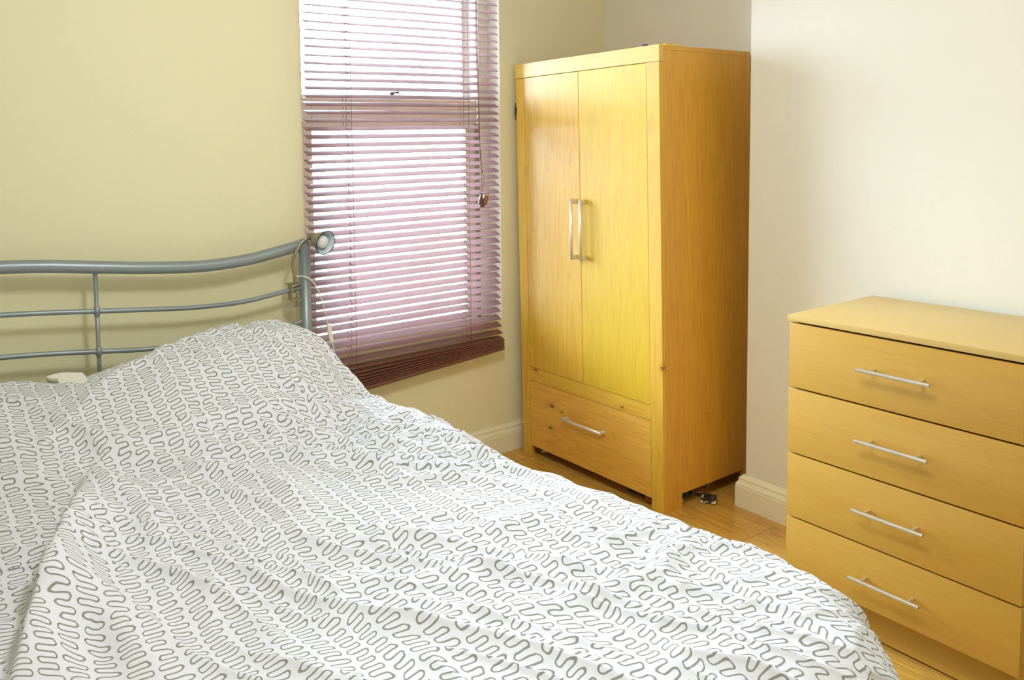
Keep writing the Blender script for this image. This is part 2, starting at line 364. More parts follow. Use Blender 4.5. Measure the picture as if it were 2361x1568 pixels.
def ridge(x, y, pts, w, h):
    # a soft fold along a polyline, tapering at both ends; w may be (left, right) widths for a steep side
    best = np.full(x.shape, 9.9); val = np.zeros(x.shape); tot = sum(math.dist(p, q) for p, q in zip(pts, pts[1:])); run = 0
    wl, wr = w if isinstance(w, tuple) else (w, w)
    for (ax, ay), (bx, by) in zip(pts, pts[1:]):
        L = math.dist((ax, ay), (bx, by)); tx, ty = (bx - ax) / L, (by - ay) / L
        s = np.clip((x - ax) * tx + (y - ay) * ty, 0, L)
        dx = x - ax - s * tx; dy = y - ay - s * ty; d = np.hypot(dx, dy); side = np.sign(dx * ty - dy * tx)
        u = (run + s) / tot; ww = np.where(side > 0, wr, wl)
        v = h * np.exp(-(d / ww) ** 2) * np.clip(np.sin(np.pi * (0.04 + 0.92 * u)), 0, 1) ** 0.6
        m = d < best; val = np.where(m, v, val); best = np.where(m, d, best); run += L
    return val
XR, XL, YF, YH = 0.50, -1.50, -2.20, -0.10
EDGE_V = np.array([-3.0, -2.40, -2.25, -2.10, -1.95, -1.80, -1.62, -1.45, -1.30, -1.18, -1.05, -0.92, -0.80, -0.66, -0.50, -0.30, 0.2])
EDGE_X = np.array([0.12, 0.12, 0.13, 0.145, 0.15, 0.12, 0.08, 0.04, 0.02, 0.03, 0.055, 0.06, 0.045, 0.0, -0.03, -0.03, -0.03])
RIDGES = [
    ([(-0.45, -0.90), (-0.53, -1.13), (-0.62, -1.37), (-0.70, -1.62)], (0.085, 0.018), 0.085),
    ([(-0.80, -0.78), (-0.63, -0.755), (-0.56, -0.78), (-0.48, -0.87), (-0.40, -0.93), (-0.30, -1.02)], 0.035, 0.022),
    ([(-0.50, -0.72), (-0.40, -0.92), (-0.36, -1.10), (-0.38, -1.30)], 0.030, 0.020),
    ([(-0.40, -0.66), (-0.22, -0.86), (-0.08, -1.05), (-0.02, -1.30)], 0.034, 0.022),
    ([(-0.28, -0.70), (0.00, -0.92), (0.22, -1.12), (0.40, -1.42)], 0.028, 0.024),
    ([(0.02, -0.66), (0.20, -0.86), (0.40, -1.05), (0.58, -1.30)], 0.026, 0.020),
    ([(0.62, -0.66), (0.35, -0.72), (0.05, -0.74), (-0.25, -0.72)], 0.030, 0.020),
    ([(0.66, -0.80), (0.45, -0.86), (0.20, -0.86)], 0.022, 0.014),
    ([(0.62, -0.90), (0.40, -1.00), (0.15, -1.02)], 0.022, 0.013),
    ([(-0.20, -1.30), (0.05, -1.50), (0.30, -1.62), (0.60, -1.66)], 0.034, 0.016),
    ([(-0.30, -1.45), (0.00, -1.68), (0.30, -1.82), (0.66, -1.80)], 0.030, 0.018),
    ([(-0.10, -1.80), (0.20, -1.92), (0.45, -1.94), (0.68, -1.86)], 0.026, 0.014),
    ([(0.15, -0.16), (0.38, -0.30), (0.50, -0.50), (0.56, -0.72)], 0.020, 0.016),
    ([(0.05, -0.30), (0.28, -0.42), (0.40, -0.58), (0.46, -0.76)], 0.018, 0.014),
    ([(0.30, -0.14), (0.50, -0.26), (0.60, -0.44), (0.62, -0.62)], 0.018, 0.012),
    ([(-0.60, -1.20), (-0.52, -1.45), (-0.50, -1.70)], 0.045, 0.016),
]
def duvet_surface(U, V, top_only=False):
    # rest position (U, V) in metres on the flat duvet -> place in the room
    # edge of what carries the duvet; it lies further out to the right towards the foot
    xr = XR + np.interp(V, EDGE_V, EDGE_X)
    rc = 0.16                                          # rounded corner
    cx = np.clip(U, XL + rc, xr - rc); cy = np.clip(V, YF + rc, 9)
    dx = U - cx; dy = V - cy; d = np.hypot(dx, dy); nx = dx / np.maximum(d, 1e-6); ny = dy / np.maximum(d, 1e-6)
    e = np.maximum(d - rc, 0)
    # drop profile: turns from flat to nearly vertical over an arc
    foot = sstep(-1.2, -2.0, V)
    r = 0.13 + 0.09 * foot
    ang = np.minimum(e / r, 1.0); thm = 1.36
    # integrate cos/sin of theta = thm * ang
    X = np.where(e < r, r / thm * np.sin(thm * ang), r / thm * np.sin(thm) + (e - r) * np.cos(thm))
    Z = np.where(e < r, r / thm * (1 - np.cos(thm * ang)), r / thm * (1 - np.cos(thm)) + (e - r) * np.sin(thm))
    inner = np.minimum(d, rc)
    x = cx + nx * (inner + X); y = cy + ny * (inner + X); z = BASE - Z
    # hanging folds
    s = np.where(np.abs(nx) > np.abs(ny), V, U); phi = np.arctan2(ny, nx)
    f = (0.55 * np.sin(s * 19 + phi * 5.0 + 1.0) + 0.45 * np.sin(s * 41 + phi * 9.0)) * sstep(0.06, 0.30, e) * 0.034
    x = x + nx * f; y = y + ny * f
    top = np.exp(-(e / 0.10) ** 2)
    z = z + top * hump(U, V) + 0.012 * top * sstep(-0.9, -0.5, V)
    # fall of the duvet side below the pillow
    for pts, w, h in RIDGES:
        z = z + top ** 0.5 * ridge(U, V, pts, w, h)
    # loft: broad undulation, lengthwise wrinkles, fine creases
    a = math.radians(-52); c, sn = math.cos(a), math.sin(a)
    wx = vnoise(U * 2.2, V * 2.2, 7) * 0.10; wy = vnoise(U * 2.2 + 9, V * 2.2, 8) * 0.10
    p = (U + wx) * c + (V + wy) * sn; q = -(U + wx) * sn + (V + wy) * c
    n1 = vnoise(U * 2.6 + 3, V * 2.6, 1) * 0.014
    n2 = (1 - np.abs(vnoise(p * 2.4, q * 10.0, 2))) ** 3 * 0.016
    n3 = vnoise(p * 5.0, q * 24.0, 3) * 0.0030 + vnoise(U * 26, V * 26, 5) * 0.0009
    n4 = (1 - np.abs(vnoise(p * 3.5 + 20, q * 17.0 + 3, 4))) ** 4 * 0.009
    n5 = (1 - np.abs(vnoise(U * 2.0 + V * 1.1 + 5, V * 15.0 + U * 4.0, 6))) ** 5 * 0.006 * sstep(-.1, .5, U)
    k = 0.35 + 0.65 * np.exp(-(e / 0.25) ** 2)
    n = (n1 + n2 + n3 + n4 + n5) * k
    x = x + nx * n * sstep(0, .12, e); y = y + ny * n * sstep(0, .12, e); z = z + n * (1 - 0.7 * sstep(0, .14, e))
    return x, y, z
def head_edge(u):
    e = -0.155 - 0.02 * np.sin(u * 9)
    return e - np.interp(u, [-.62, -.50, -.42, -.36, -.30, -.20, -.08, .05, .16, .24], [0, .05, .14, .22, .25, .235, .19, .12, .05, 0])
# ---------------------------------------------------------------- room shell
RX, LX, BY, CZ = 2.38, -2.70, -4.30, 2.62      # alcove wall, left wall, wall behind the camera, ceiling
BX, BCY = 2.0816, -1.0413                      # chimney breast face and its corner
WL, WR, WB, WT = 0.608, 1.657, 0.663, 2.42     # window opening
def S(name, bm, m, **k): return tag(obj(name, bm, m, **k), kind='structure')
b = bm_new(); box(b, LX - .3, RX + .3, BY - .3, .3, -.12, 0); S('floor', b, M['floor'])
b = bm_new(); box(b, LX - .3, RX + .3, BY - .3, .3, CZ, CZ + .12); S('ceiling', b, M['ceiling'])
b = bm_new(); D = .30
box(b, LX - .3, WL, 0, D, 0, CZ); box(b, WR, RX + .3, 0, D, 0, CZ); box(b, WL, WR, 0, D, 0, WB); box(b, WL, WR, 0, D, WT, CZ)
o = S('wall_back', b, [M['wall_w'], M['reveal']])
for p in o.data.polygons:
    c = p.center
    if WL - .01 < c.x < WR + .01 and .001 < c.y < D - .001 and (abs(c.x - WL) < .002 or abs(c.x - WR) < .002 or abs(c.z - WB) < .002): p.material_index = 1
b = bm_new(); box(b, RX, RX + .3, BCY, 0, 0, CZ); box(b, BX, RX + .3, BY, BCY, 0, CZ, .004, 1); S('wall_right', b, M['wall_daylit'])
b = bm_new(); box(b, LX - .2, LX, BY, 0, 0, CZ); S('wall_left', b, M['wall'])
b = bm_new(); box(b, LX - .3, RX + .3, BY - .2, BY, 0, CZ); S('wall_front', b, M['wall'])
# moulded baseboards
PROF = [(0, 0), (.024, 0), (.024, .086), (.0215, .090), (.0235, .0935), (.0225, .098), (.0185, .1035), (.0165, .110), (.0145, .1145), (.0165, .1185), (.0155, .1225), (.009, .1275), (.0065, .1325), (0, .1335)]
b = bm_new(); extrude_profile(b, PROF, lambda s, d, z: Vector((s, -d, z)), LX, RX); auto(S('baseboard_back', b, M['skirt']), 25)
K = .0278 / .024
b = bm_new()
extrude_profile(b, PROF, lambda s, d, z: Vector((BX - d * K, s, z)), BY, lambda d: BCY + d * K)
extrude_profile(b, PROF, lambda s, d, z: Vector((s, BCY + d * K, z)), lambda d: BX - d * K, RX)
extrude_profile(b, PROF, lambda s, d, z: Vector((RX - d, s, z)), BCY, 0)
auto(S('baseboard_right', b, M['skirt']), 25)
# ---------------------------------------------------------------- window_1: white sliding sash, upper sash further out
win = thing('window_1', None, None, (1.1325, .12, WB), kind='structure')
b = bm_new(); F = .022
for x0, x1 in ((WL, WL + F), (WR - .045, WR)): box(b, x0, x1, .085, .20, WB, WT, .003)
box(b, WL, WR, .085, .20, WB, WB + .008, .002); box(b, WL, WR, .085, .20, WT - .05, WT, .003)
box(b, WR - .060, WR - .045, .085, .10, WB, WT, .002)
obj('window_frame', b, M['upvc'], win)
def sash(name, x0, x1, y0, y1, z0, z1, st, bot, top, str_=None):
    f = bm_new(); sr = str_ or st
    box(f, x0, x0 + st, y0, y1, z0, z1, .004); box(f, x1 - sr, x1, y0, y1, z0, z1, .004)
    box(f, x0 + st, x1 - sr, y0, y1, z0, z0 + bot, .004); box(f, x0 + st, x1 - sr, y0, y1, z1 - top, z1, .004)
    s_ = obj(name, f, M['upvc'], win)
    q = bm_new(); box(q, x0 + st - .004, x1 - sr + .004, (y0 + y1) / 2 - .003, (y0 + y1) / 2 + .003, z0 + bot - .004, z1 - top + .004)
    gl = obj('glass_pane', q, M['glass'], s_); return s_
lo = sash('lower_sash', WL + F, WR - .060, .098, .138, WB + .006, 1.735, .068, .022, .13, .075)
up = sash('upper_sash', WL + F - .012, WR - .060, .145, .185, 1.70, WT - .05, .040, .05, .05, .05)
b = bm_new(); box(b, 1.075, 1.125, .080, .100, 1.735, 1.745, .003); lathe(b, [(0, 0), (.010, 0), (.010, .012), (.006, .020), (0, .021)], (1.10, .09, 1.744), (0, 0, 1), 16); tube(b, [(1.10, .088, 1.760), (1.135, .084, 1.764)], .004, 8)
auto(obj('sash_lock', b, M['tassel'], lo))
b = bm_new(); box(b, 1.578, 1.590, .080, .0975, WB + .001, 1.62, .002); obj('sash_channel', b, M['slate'], win)
# outside: yard, garden wall, neighbouring rear extension with a downpipe
b = bm_new(); box(b, -8, 12, .62, 16, -.45, -.35); S('ground', b, M['concrete'])
nb = thing('neighbouring_house', 'pale neighbouring house wall seen through the right side of the window blind', 'building', (3.2, 2.0, -.35))
b = bm_new(); box(b, 2.95, 3.6, 1.30, 4.1, -.35, 3.8); obj('brick_wall', b, M['render'], nb)
b = bm_new(); tube(b, [(2.90, 2.5, -.35), (2.90, 2.5, 3.8)], .04, 12); obj('downpipe', b, M['brick'], nb)
b = bm_new(); box(b, 2.93, 2.96, 2.9, 3.6, 1.2, 2.5, .005); obj('side_window', b, M['slate'], nb)
b = bm_new(); box(b, -6, 10, 8.0, 8.15, -.35, 1.1, .01); box(b, -6, 10, 7.97, 8.18, 1.1, 1.16, .01)
tag(obj('garden_wall', b, M['render'], at=(2, 8, -.35)), 'pale low garden wall far beyond the window', 'garden wall')
# ---------------------------------------------------------------- venetian blind
bl = thing('venetian_blind', 'brown wooden venetian blind let down over the window', 'blind', (1.10, -.048, .46))
X0, X1, YC = 0.595, 1.596, -.0475
def slat(bm, x0, x1, yc, zl, zr, tilt, w=.040, th=.0026, dy=0.0):
    # crowned wooden slat: five strips across; room edge is the low one
    n = 6; A = []; ct, st = math.cos(tilt), math.sin(tilt)
    for x, z in ((x0, zl), (x1, zr)):
        top, bot = [], []
        for i in range(n + 1):
            s = (i / n - .5) * w; cr = .0016 * (1 - (2 * i / n - 1) ** 2)
            for lst, h in ((top, cr + th / 2), (bot, cr - th / 2)):
                lst.append(bm.verts.new((x, yc + dy + s * ct - h * st * 1, z + s * st + h * ct)))
        A.append(top + bot[::-1])
    m = len(A[0])
    for i in range(m): bm.faces.new((A[0][i], A[0][(i + 1) % m], A[1][(i + 1) % m], A[1][i]))
    bm.faces.new(A[0]); bm.faces.new(A[1])
b = bm_new(); random.seed(4); zs = []
z = 0.7255; PITCH = .0335
while z < 2.38:
    zs.append(z); z += PITCH
for i, z in enumerate(zs): slat(b, X0 + random.uniform(-.002, .002), X1 + random.uniform(-.002, .002), YC, z + random.uniform(-.0015, .0015), z + random.uniform(-.0015, .0015) + .004, math.radians(24 + random.uniform(-1.5, 1.5)))
auto(obj('slats', b, M['slat'], bl), 50)
b = bm_new()
zr = [.690, .655, .618, .590, .583, .577, .5705, .564, .5575, .551, .545]
zl = [.690, .654, .614, .580, .556, .536, .519, .504, .492, .482, .473]
for i, (a_, c_) in enumerate(zip(zl, zr)): slat(b, X0 + .004 * min(i, 4), X1 + .004 * min(i, 4) + random.uniform(-.0015, .002), YC - .001 * min(i, 4), a_, c_, math.radians([24, 22, 17, 9, 6, 4, 3, 2, 1, 0, 0][i]))
auto(obj('gathered_slats', b, M['slat'], bl), 50)
b = bm_new(); box(b, X0 + .017, X1 + .016, YC - .025, YC + .018, -.006, .006, .002)
for v in b.verts: v.co.z += .462 + (v.co.x - X0) / (X1 - X0) * (.536 - .462)
obj('bottom_rail', b, M['slat'], bl)
b = bm_new(); box(b, X0 - .005, X1 + .005, YC - .03, YC + .03, 2.375, 2.42, .003); obj('headrail', b, M['slat'], bl)
for xx in (.786, 1.40):
    b = bm_new()
    for yy, dx in ((YC - .022, .012), (YC + .021, -.004), (YC, 0)):
        tube(b, [(xx + dx, yy, 2.38), (xx + dx + .002, yy, 1.5), (xx + dx, yy, .55)], .0009, 6)
    for z in zs: box(b, xx - .004, xx + .006, YC - .020, YC + .020, z - .0035, z - .0025)
    for z in zs[:]: lathe(b, [(.003, 0), (.0045, .0006), (.003, .0012)], (xx + .001, YC, z + .003), (0, -math.sin(.42), math.cos(.42)), 10, 1)
    obj('ladder_cord', b, [M['string'], M['brass']], bl)
b = bm_new()
tube(b, spline([(1.462, -.074, 2.38), (1.463, -.075, 2.0), (1.467, -.076, 1.86), (1.468, -.076, 1.6), (1.478, -.078, 1.42), (1.476, -.078, 1.30)], 6), .0012, 6)
tube(b, spline([(1.458, -.074, 2.38), (1.460, -.074, 1.9), (1.470, -.075, 1.7), (1.474, -.077, 1.45), (1.492, -.078, 1.36), (1.482, -.078, 1.30)], 6), .0012, 6)
obj('pull_cord', b, M['string'], bl)
b = bm_new(); lathe(b, [(0, .05), (.004, .05), (.006, .035), (.013, .010), (.014, .002), (.010, -.004), (0, -.004)], (1.472, -.079, 1.245), (.05, 0, 1), 14)
lathe(b, [(0, .05), (.005, .048), (.008, .03), (.014, .004), (.010, -.002), (0, -.002)], (1.476, -.083, 1.232), (-.15, 0, 1), 14); auto(obj('tassel', b, M['tassel'], bl))
b = bm_new(); box(b, -.012, .012, -.006, .006, -.022, .022, .003)
b.transform(Matrix.Translation((1.493, -.086, 1.262)) @ Matrix.Rotation(math.radians(14), 4, 'Y')); obj('tassel', b, M['tassel2'], bl)
# trailing string on the gathered slats
b = bm_new(); tube(b, spline([(1.402, -.074, .70), (1.408, -.078, .66), (1.396, -.082, .628), (1.410, -.080, .606), (1.392, -.083, .592), (1.412, -.082, .578), (1.396, -.082, .566)], 6), .0009, 6); obj('loose_string', b, M['string'], bl)
# ---------------------------------------------------------------- bed, mattress, pillows, duvet
bed = thing('metal_bed', 'silver grey metal bed with a curved three-rail headboard against the window wall', 'bed', (-.5, -1.15, 0))
HX = .551; CX = -.60; YB = -.10                 # right post, mirror line, plane of the headboard
def mirrored(right):
    r = [(x, z) for x, z in right if x > CX]; return [(2 * CX - x, z) for x, z in r] + r[::-1]
top = [(HX, 1.137), (.53, 1.130), (.436, 1.113), (.326, 1.0955), (.204, 1.087), (.087, 1.0875), (-.086, 1.101), (-.245, 1.119), (-.40, 1.137), (-.545, 1.148)]
mid = [(HX, .967), (.525, .961), (.43, .948), (.321, .935), (.233, .931), (.082, .935), (-.092, .950), (-.252, .965), (-.40, .979), (-.552, .990)]
low = [(HX, .826), (.52, .821), (.463, .811), (.32, .797), (.15, .793), (-.098, .806), (-.258, .823), (-.40, .838), (-.559, .850)]
for nm, L, r in (('top_rail', top, .0225), ('headboard_rail', mid, .0088), ('headboard_rail', low, .0088)):
    b = bm_new(); tube(b, spline([(x, YB, z) for x, z in mirrored(L)], 8), r, 20); obj(nm, b, M['silver'], bed)
for sx in (HX, 2 * CX - HX):
    b = bm_new(); tube(b, [(sx, YB, 0.004), (sx, YB, 1.142)], .0235, 24); lathe(b, [(.0235, 0), (.021, .008), (.012, .015), (0, .018)], (sx, YB, 1.142), (0, 0, 1), 24); lathe(b, [(0, 0), (.028, 0), (.028, .02), (.0235, .024)], (sx, YB, 0), (0, 0, 1), 20)
    obj('head_post', b, M['silver'], bed)
for ux, zt, in ((-.250, 1.10), (2 * CX + .250, 1.10)):
    b = bm_new(); tube(b, [(ux, YB, zt), (ux, YB, .45)], .0072, 14)
    for zz in (.965, .822): lathe(b, [(.0072, -.022), (.0095, -.012), (.0135, -.006), (.0135, .006), (.0095, .012), (.0072, .022)], (ux, YB, zz), (0, 0, 1), 14)
    lathe(b, [(.0072, -.012), (.012, 0)], (ux, YB, 1.102), (0, 0, 1), 14)
    obj('headboard_upright', b, M['silver'], bed)
for sx in (.52, 2 * CX - .52):
    b = bm_new(); box(b, sx - .015, sx + .015, -2.16, YB, .30, .36, .006); obj('side_rail', b, M['silver'], bed)
    b = bm_new(); tube(b, [(sx, -2.17, 0), (sx, -2.17, .50)], .02, 20); obj('foot_post', b, M['silver'], bed)
b = bm_new(); tube(b, [(.52, -2.17, .33), (2 * CX - .52, -2.17, .33)], .015, 16); obj('cross_rail', b, M['silver'], bed)
b = bm_new(); tube(b, [(.52, YB, .45), (2 * CX - .52, YB, .45)], .012, 16); obj('cross_rail', b, M['silver'], bed)
b = bm_new()
for i in range(14): box(b, 2 * CX - .51, .51, -.24 - i * .145, -.17 - i * .145, .345, .363, .003)
obj('slat_base', b, M['beech'], bed)
b = bm_new(); box(b, 2 * CX - .47, .47, -2.13, -.14, .365, .60, .05, 5); mt = obj('mattress', b, M['mattress'], at=(CX, -1.13, .365)); auto(mt, 60); tag(mt, 'off-white mattress on the metal bed, almost hidden under the duvet', 'mattress')
def grid_obj(name, X, Y, Z, uv, mat, parent=None, at=None, closed=False):
    n, m = X.shape; me = bpy.data.meshes.new(name); base = chain(parent)
    if at is not None: base = base @ Matrix.Translation(at)
    inv = np.array(base.inverted()); P = np.stack([X.ravel(), Y.ravel(), Z.ravel(), np.ones(n * m)], 0); P = (inv @ P)[:3].T
    i = np.arange(n * m).reshape(n, m); q = np.stack([i[:-1, :-1], i[:-1, 1:], i[1:, 1:], i[1:, :-1]], -1).reshape(-1, 4)
    me.vertices.add(n * m); me.vertices.foreach_set('co', P.ravel().astype(np.float32)); me.loops.add(q.size); me.loops.foreach_set('vertex_index', q.ravel().astype(np.int32))
    me.polygons.add(len(q)); me.polygons.foreach_set('loop_start', np.arange(0, q.size, 4, dtype=np.int32)); me.polygons.foreach_set('loop_total', np.full(len(q), 4, dtype=np.int32))
    me.polygons.foreach_set('use_smooth', np.ones(len(q), dtype=bool)); me.update(calc_edges=True)
    lay = me.uv_layers.new(name='flat'); u = np.stack([uv[0].ravel(), uv[1].ravel()], -1)[q.ravel()]; lay.data.foreach_set('uv', u.ravel().astype(np.float32))
    me.materials.append(mat); o = bpy.data.objects.new(name, me); COL.objects.link(o)
    if parent: o.parent = parent
    if at is not None: o.location = at
    return o
u1 = np.linspace(XL - .45, XR + .62, 680); q1 = np.linspace(0, 1, 660)
UU, QQ = np.meshgrid(u1, q1); HH = head_edge(UU); VV = HH + ((YF - .50) - HH) * QQ
dx_, dy_, dz_ = duvet_surface(UU, VV)
# the duvet's head edge rolls over instead of ending as a cut
roll = np.exp(-((HH - VV) / .018)); dz_ = dz_ - .022 * roll; dz_ = dz_ + .010 * np.exp(-((HH - VV - .045) / .03) ** 2)
dv = grid_obj('duvet', dx_, dy_, dz_, (UU, VV), M['print'], at=(-.5, -1.2, .64))
tag(dv, 'crumpled white duvet with grey squiggle print spread over the bed', 'duvet')
sm = dv.modifiers.new('thick', 'SOLIDIFY'); sm.thickness = .012; sm.offset = 1
def pillow(name, cx, cy, z0, hx, hy, h, rot, mat, parent, open_left=False, seed=0, uo=0.0):
    n = 90; a = np.linspace(-1, 1, n); A, B = np.meshgrid(a, a)
    t = (np.clip(1 - np.abs(A) ** 2.6, 0, 1) * np.clip(1 - np.abs(B) ** 2.4, 0, 1)) ** .62
    pinch = 1 - .07 * (np.abs(A) ** 2 * (1 - np.abs(B) ** 2) + np.abs(B) ** 2 * (1 - np.abs(A) ** 2))
    x = A * hx * pinch; y = B * hy * pinch
    wr = vnoise(A * 3 + seed, B * 3, 11 + seed) * .010 + (1 - np.abs(vnoise(A * 3 + B * 2, B * 9 - A * 3, 12 + seed))) ** 3 * .010
    zt = z0 + .035 * (1 - t) + h * t + wr * t; zb = z0 + .035 * (1 - t) - .004 * t
    zt = np.maximum(zt, zb + .002)
    X = np.concatenate([x, x[::-1]]); Y = np.concatenate([y, y[::-1]]); Z = np.concatenate([zt, zb[::-1]]); c, s = math.cos(rot), math.sin(rot)
    U2 = np.concatenate([x, x[::-1] + 1.3]) + uo; V2 = np.concatenate([y, y[::-1]])
    return grid_obj(name, cx + X * c - Y * s, cy + X * s + Y * c, Z, (U2, V2), mat, parent)
pr = thing('pillow', 'squiggle-print pillow beside the headboard, its plain white end showing', 'pillow', (0, -.40, .60))
xx_, yy_ = np.meshgrid(np.linspace(-.445, .575, 130), np.linspace(-.70, -.105, 90))
tt = hump(xx_, yy_) * sstep(-.70, -.60, yy_) * sstep(-.445, -.375, xx_) * sstep(-.105, -.17, yy_); wr = (1 - np.abs(vnoise(xx_ * 6 + yy_ * 4, yy_ * 14 - xx_ * 5, 12))) ** 3 * .008 + vnoise(xx_ * 6, yy_ * 6, 13) * .005
mk = np.clip(tt / .06, 0, 1)
zt = .612 + tt * 1.07 + wr * mk - .004 * sstep(-.33, -.45, yy_); zb = np.full_like(zt, .604)
grid_obj('pillowcase', np.concatenate([xx_, xx_[::-1]]), np.concatenate([yy_, yy_[::-1]]), np.concatenate([zt, zb]), (np.concatenate([xx_, xx_[::-1] + 1.3]) + 5, np.concatenate([yy_, yy_[::-1]])), M['print'], pr)
# plain inner flap sticking out of the open end
a = np.linspace(0, 1, 30); A, B = np.meshgrid(a, a)
X_ = -.330 - A * (.100 - .02 * B + .02 * np.abs(B - .5)); Y_ = -.23 - B * .13; Z_ = .792 + .012 * A - .012 * B ** 2 + .008 * np.sin(A * 4 + B * 5) * A
Z2 = Z_ - .016 + .008 * np.abs(A - 1)
grid_obj('inner_flap', np.concatenate([X_.T, X_.T[::-1]]), np.concatenate([Y_.T, Y_.T[::-1]]), np.concatenate([Z_.T, Z2.T[::-1]]), (np.concatenate([A, A]), np.concatenate([B, B])), M['cotton'], pr)['label'] = 'plain white cloth flap'
pl = thing('pillow', 'white pillow hidden under the duvet at the left side of the headboard', 'pillow', (PIL_L[0], PIL_L[1], .60))
pillow('pillowcase', PIL_L[0], PIL_L[1], .606, PIL_L[2] - .03, PIL_L[3] - .02, PIL_L[4] - .03, 0, M['cotton'], pl, seed=3)
# ---------------------------------------------------------------- clip lamp on the headboard
lamp = thing('clip_lamp', 'pewter clip-on reading lamp with flexible neck clamped to the headboard rail', 'lamp', (.497, YB, .96))
b = bm_new()
neck = spline([(.499, -.118, .982), (.494, -.122, 1.015), (.485, -.128, 1.060), (.497, -.132, 1.105), (.520, -.134, 1.140), (.548, -.134, 1.160), (.562, -.134, 1.166)], 14)
tube(b, neck, lambda t: .0058 + .0005 * math.sin(t * 420), 14); tube(b, neck[:16], .0068, 14); obj('gooseneck', b, M['lampmetal'], lamp)
N0 = Vector((.560, -.134, 1.166)); OC = Vector((.584, -.226, 1.148)); ax = (OC - N0); Lh = ax.length; ax.normalize()
prof = [(0, -.006), (.011, -.006), (.012, 0), (.0125, Lh * .22), (.016, Lh * .28), (.022, Lh * .34), (.032, Lh * .55), (.042, Lh * .8), (.0475, Lh)]
b = bm_new(); lathe(b, prof + [(.0462, Lh), (.041, Lh * .8), (.031, Lh * .56), (.021, Lh * .36), (.0, Lh * .34)], N0, ax, 48)
for f in b.faces:
    c = f.calc_center_median() - N0; h = c.dot(ax); r = (c - ax * h).length
    f.material_index = 1 if (h > Lh * .34 and r < np.interp(h, [Lh * .34, Lh * .55, Lh * .8, Lh], [.0215, .0313, .0413, .0468])) else 0
sh = obj('lamp_shade', b, [M['lampmetal'], M['lampin']], lamp)
b = bm_new(); c_, u_ = N0 + ax * Lh, ax.orthogonal().normalized(); v_ = ax.cross(u_)
tube(b, [c_ + (u_ * math.cos(t / 40 * 2 * math.pi) + v_ * math.sin(t / 40 * 2 * math.pi)) * .0472 for t in range(41)], .0016, 8, False); obj('rim', b, M['lampdark'], sh)
b = bm_new()
for k in range(10):
    a_ = 2 * math.pi * k / 10; d_ = u_ * math.cos(a_) + v_ * math.sin(a_); tube(b, [N0 + ax * .004 + d_ * .0123, N0 + ax * Lh * .22 + d_ * .0128], .0012, 6)
obj('vent_slots', b, M['lampdark'], sh)
b = bm_new(); lathe(b, [(0, Lh * .30), (.012, Lh * .32), (.013, Lh * .45), (.021, Lh * .62), (.0255, Lh * .76), (.024, Lh * .88), (.014, Lh * .965), (0, Lh * .985)], N0, ax, 32); obj('bulb', b, M['bulb'], lamp)
b = bm_new()
box(b, .474, .524, -.128, -.078, .9775, .9815, .0015); box(b, .480, .486, -.122, -.086, .918, .9775, .001); box(b, .480, .520, -.128, -.086, .9165, .9205, .0015)
box(b, .497, .502, -.112, -.092, .942, .946, .001); tube(b, [(.508, -.110, .950), (.508, -.110, .893)], .0032, 12); lathe(b, [(0, 0), (.009, 0), (.010, .003), (.009, .006), (0, .006)], (.508, -.110, .946), (0, 0, 1), 16)
lathe(b, [(.0032, 0), (.006, .006), (.0035, .016)], (.508, -.110, .893), (0, 0, 1), 12); tube(b, [(.488, -.112, .889), (.530, -.108, .892)], .0028, 10); auto(obj('clamp', b, M['lampmetal'], lamp))
b = bm_new(); tube(b, spline([(.500, -.130, 1.012), (.520, -.134, 1.012), (.548, -.136, 1.002), (.578, -.134, .972), (.600, -.130, .930), (.622, -.122, .870), (.636, -.116, .825), (.642, -.112, .797)], 8), .0024, 10)
tube(b, spline([(.657, -.112, .722), (.664, -.112, .700), (.668, -.112, .64), (.668, -.110, .30), (.66, -.105, .05)], 6), .0024, 10); obj('power_cord', b, M['cord'], lamp)
b = bm_new(); box(b, -.0085, .0085, -.006, .006, -.038, .038, .0025); box(b, -.0115, -.006, -.004, .004, -.002, .012, .002)
b.transform(Matrix.Translation((.650, -.114, .760)) @ Matrix.Rotation(math.radians(-8), 4, 'Y')); obj('inline_switch', b, M['plastic'], lamp)
# ---------------------------------------------------------------- wardrobe
WH, WD, WW, LEAN = 1.90, .600, .845, .0193
wd = thing('wardrobe', 'tall yellow pine wardrobe with two doors and a drawer standing in the alcove', 'wardrobe', (1.7396, -.9094, 0), .008)
def wobj(name, bm, m, parent=None, **k):
    for v in bm.verts: v.co.y += LEAN * v.co.z      # the carcass is racked slightly towards the window wall
    return obj(name, bm, m, parent or wd, local=True, **k)
ST = .062
b = bm_new(); box(b, 0, .022, 0, ST, 0, 1.833, .0012); wobj('stile', b, M['pine_stile'])
b = bm_new(); box(b, 0, .022, WW - ST + .004, WW, 0, 1.831, .0012); wobj('stile', b, M['pine_v'])
b = bm_new(); box(b, -.001, .022, -.002, WW + .002, 1.8335, WH, .0015); wobj('top_rail', b, M['pine_h'])
b = bm_new(); box(b, .001, .022, ST, WW - ST + .004, .3745, .4385, .001); wobj('middle_rail', b, M['pine_rail'])
def side(y0, y1):
    s_ = bm_new(); box(s_, .0225, .115, y0, y1, 0, .062); box(s_, WD - .06, WD, y0, y1, 0, .062); box(s_, .0225, WD, y0, y1, .062, 1.878); return s_
wobj('side_panel', side(0.0005, .020), M['pine_side']); wobj('side_panel', side(WW - .020, WW - .0005), M['pine_side'])
b = bm_new(); box(b, .0225, WD, 0, WW, 1.8785, 1.8985, .001); wobj('top_panel', b, M['pine_side'])
b = bm_new(); box(b, WD - .006, WD, .02, WW - .02, .07, 1.878); wobj('back_panel', b, M['pine_side'])
